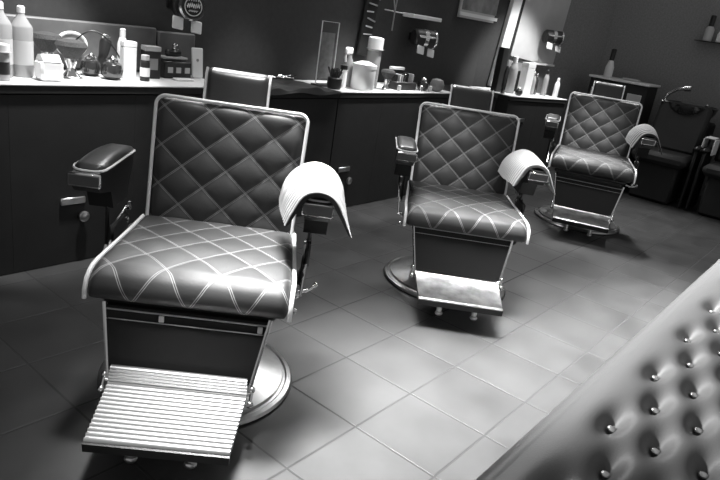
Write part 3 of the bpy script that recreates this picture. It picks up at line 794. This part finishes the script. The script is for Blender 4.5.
# farthest station bottles (local to the turned counter)
def on3(u, v): p = T3 @ Vector((u, v, 0)); return p.x, p.y
Z3 = .84
tag(MB().box((0, 0, .20), (.07, .07, .40), bev=.004).build('tall_carton', MATBLACK, loc=(*on3(-.02, .26), Z3), rz=A3), 'tall narrow black carton in front of the white post', 'box')
for (u, v, r, h, b, c, lab) in (
    (-.06, .14, .022, .30, DKGLASS, WHITE, 'slim dark bottle with a white neck left of the tall black carton'),
    (.13, .22, .045, .34, CLEARP, WHITE, 'tall clear bottle right of the tall black carton'),
    (.44, .20, .026, .22, CLEARP, CHROME, 'leftmost clear bottle of the slim group under the mirror ledge'),
    (.54, .24, .024, .20, DKGLASS, CHROME, 'dark bottle in the slim group under the mirror ledge'),
    (.64, .20, .028, .25, CLEARP, BLACK, 'clear bottle with a long black top under the mirror ledge'),
    (.73, .12, .026, .19, WHITE, WHITE, 'white bottle at the right end of the farthest counter')):
    x, y = on3(u, v); bottle(lab, x, y, Z3, r, h, b, c, neck=.45)
x, y = on3(.27, .16); carton('tall white carton beside the slim bottles at the farthest station', x, y, Z3, .11, .08, .30, WHITE, rz=A3)
x, y = on3(.10, .08); jar('small smoked jar at the front of the farthest station', x, y, Z3, .035)
x, y = on3(.54, .36); tag(MB().box((0, 0, .10), (.30, .05, .20), bev=.004).build('display_box', MATBLACK, loc=(x, y, Z3), rz=A3), 'low black display box behind the slim bottles', 'box')

# ------------------------------------------------------------------ wash corner at the right
t = thing('reception_stand', 'black stand with a white top behind the farthest chair', 'stand', (7.45, 2.34, 0))
MB().box((0, 0, .53), (.38, .62, 1.06), bev=.004).build('body', MATBLACK, t, smooth=False)
MB().box((-.005, -.0, 1.072), (.42, .66, .024), bev=.004).build('top', WHITE, t, smooth=False)
for k in range(3): MB().box((-.196, -.2 + k * .2, .90), (.01, .15, .12), bev=.002).build('pigeonhole', LGREY, t, smooth=False)
bottle('white bottle with a long dark top standing on the black stand', 7.33, 2.50, 1.084, .045, .30, WHITE, BLACK, neck=.5, shoulder=.4, capf=.62, grp='bottles in the wash corner')
tag(MB().box((7.40, 2.26, 1.096), (.12, .16, .024), bev=.006).build('folded_cloth', LGREY), 'small folded pale cloth lying on the black stand', 'cloth')
def wash_unit(loc, rz, label, lit):
    t = thing('wash_unit', label, 'wash basin', loc, rz, 'black wash units')
    MB().box((0, .12, .40), (.46, .36, .80), bev=.02).build('pedestal', MATBLACK, t)
    bm_ = MB(); pr = []
    bm_.lathe([(.20, .80), (.27, .90), (.285, .955), (.27, .96), (.25, .93), (.17, .86), (.02, .85)], 32, Matrix.Diagonal((.9, 1.05, 1, 1)))
    bm_.build('bowl', DKGLASS, t)
    tp = MB(); tp.tube([(-.22, -.18, .90), (-.225, -.18, .99), (-.20, -.18, 1.04), (-.14, -.18, 1.09), (-.07, -.18, 1.11)], [.012, .014, .016, .018, .02], 10); tp.tube([(-.07, -.18, 1.11), (-.01, -.18, 1.12)], .03, 12)
    tp.lathe([(.05, 0), (.05, .008)], 16, TR(-.22, -.18, .955)); tp.build('tap', CHROME, t)
    ck = MB(); ck.lathe([(.018, 0), (.022, .02), (.012, .03)], 12, TR(.10, .24, .945)); ck.build('tap_knob', CHROME, t)
    s = MB(); s.box((0, -.48, .44), (.52, .50, .12), bev=.04); s.build('seat', MATBLACK, t)
    s = MB(); s.box((0, 0, 0), (.50, .09, .52), TR(0, -.25, .72) @ RX(-.35), bev=.035); s.build('backrest', MATBLACK, t)
    for sx in (-1, 1):
        s = MB(); s.box((sx * .30, -.45, .60), (.06, .42, .05), bev=.02); s.box((sx * .30, -.45, .30), (.03, .36, .58), bev=.01); s.build('armrest', DKMETAL, t)
    MB().box((0, -.45, .20), (.40, .40, .38), bev=.02).build('seat_base', MATBLACK, t)
    return t
wash_unit((7.42, 1.60, 0), math.radians(-90), 'black wash basin with a curved chrome tap, next to the black stand', 0)
wash_unit((7.42, .93, 0), math.radians(-90), 'black wash basin unit at the right frame edge', 1)
t = tag(MB().box((6.98, 1.235, .712), (.20, .09, .012), bev=.004).box((6.98, 1.185, .63), (.20, .012, .15), bev=.004).box((6.98, 1.283, .64), (.20, .012, .13), bev=.004).build('towel', PAPER), 'white towel on the wash unit armrest at the right frame edge', 'towel')
t = thing('wall_rack', 'small black rack on the grey wall at the upper right', 'rack', (7.89, 1.70, 1.60))
MB().box((-.06, 0, -.005), (.10, .30, .01)).build('shelf', BLACK, t, smooth=False)
bottle('white bottle with a dark top on the small wall rack, upper right', 7.83, 1.74, 1.602, .045, .26, LGREY, BLACK, neck=.5, shoulder=.5, capf=.6, grp='bottles in the wash corner')
bottle('short white bottle at the right side of the small wall rack', 7.83, 1.62, 1.602, .035, .12, WHITE, WHITE, neck=.6, grp='bottles in the wash corner')
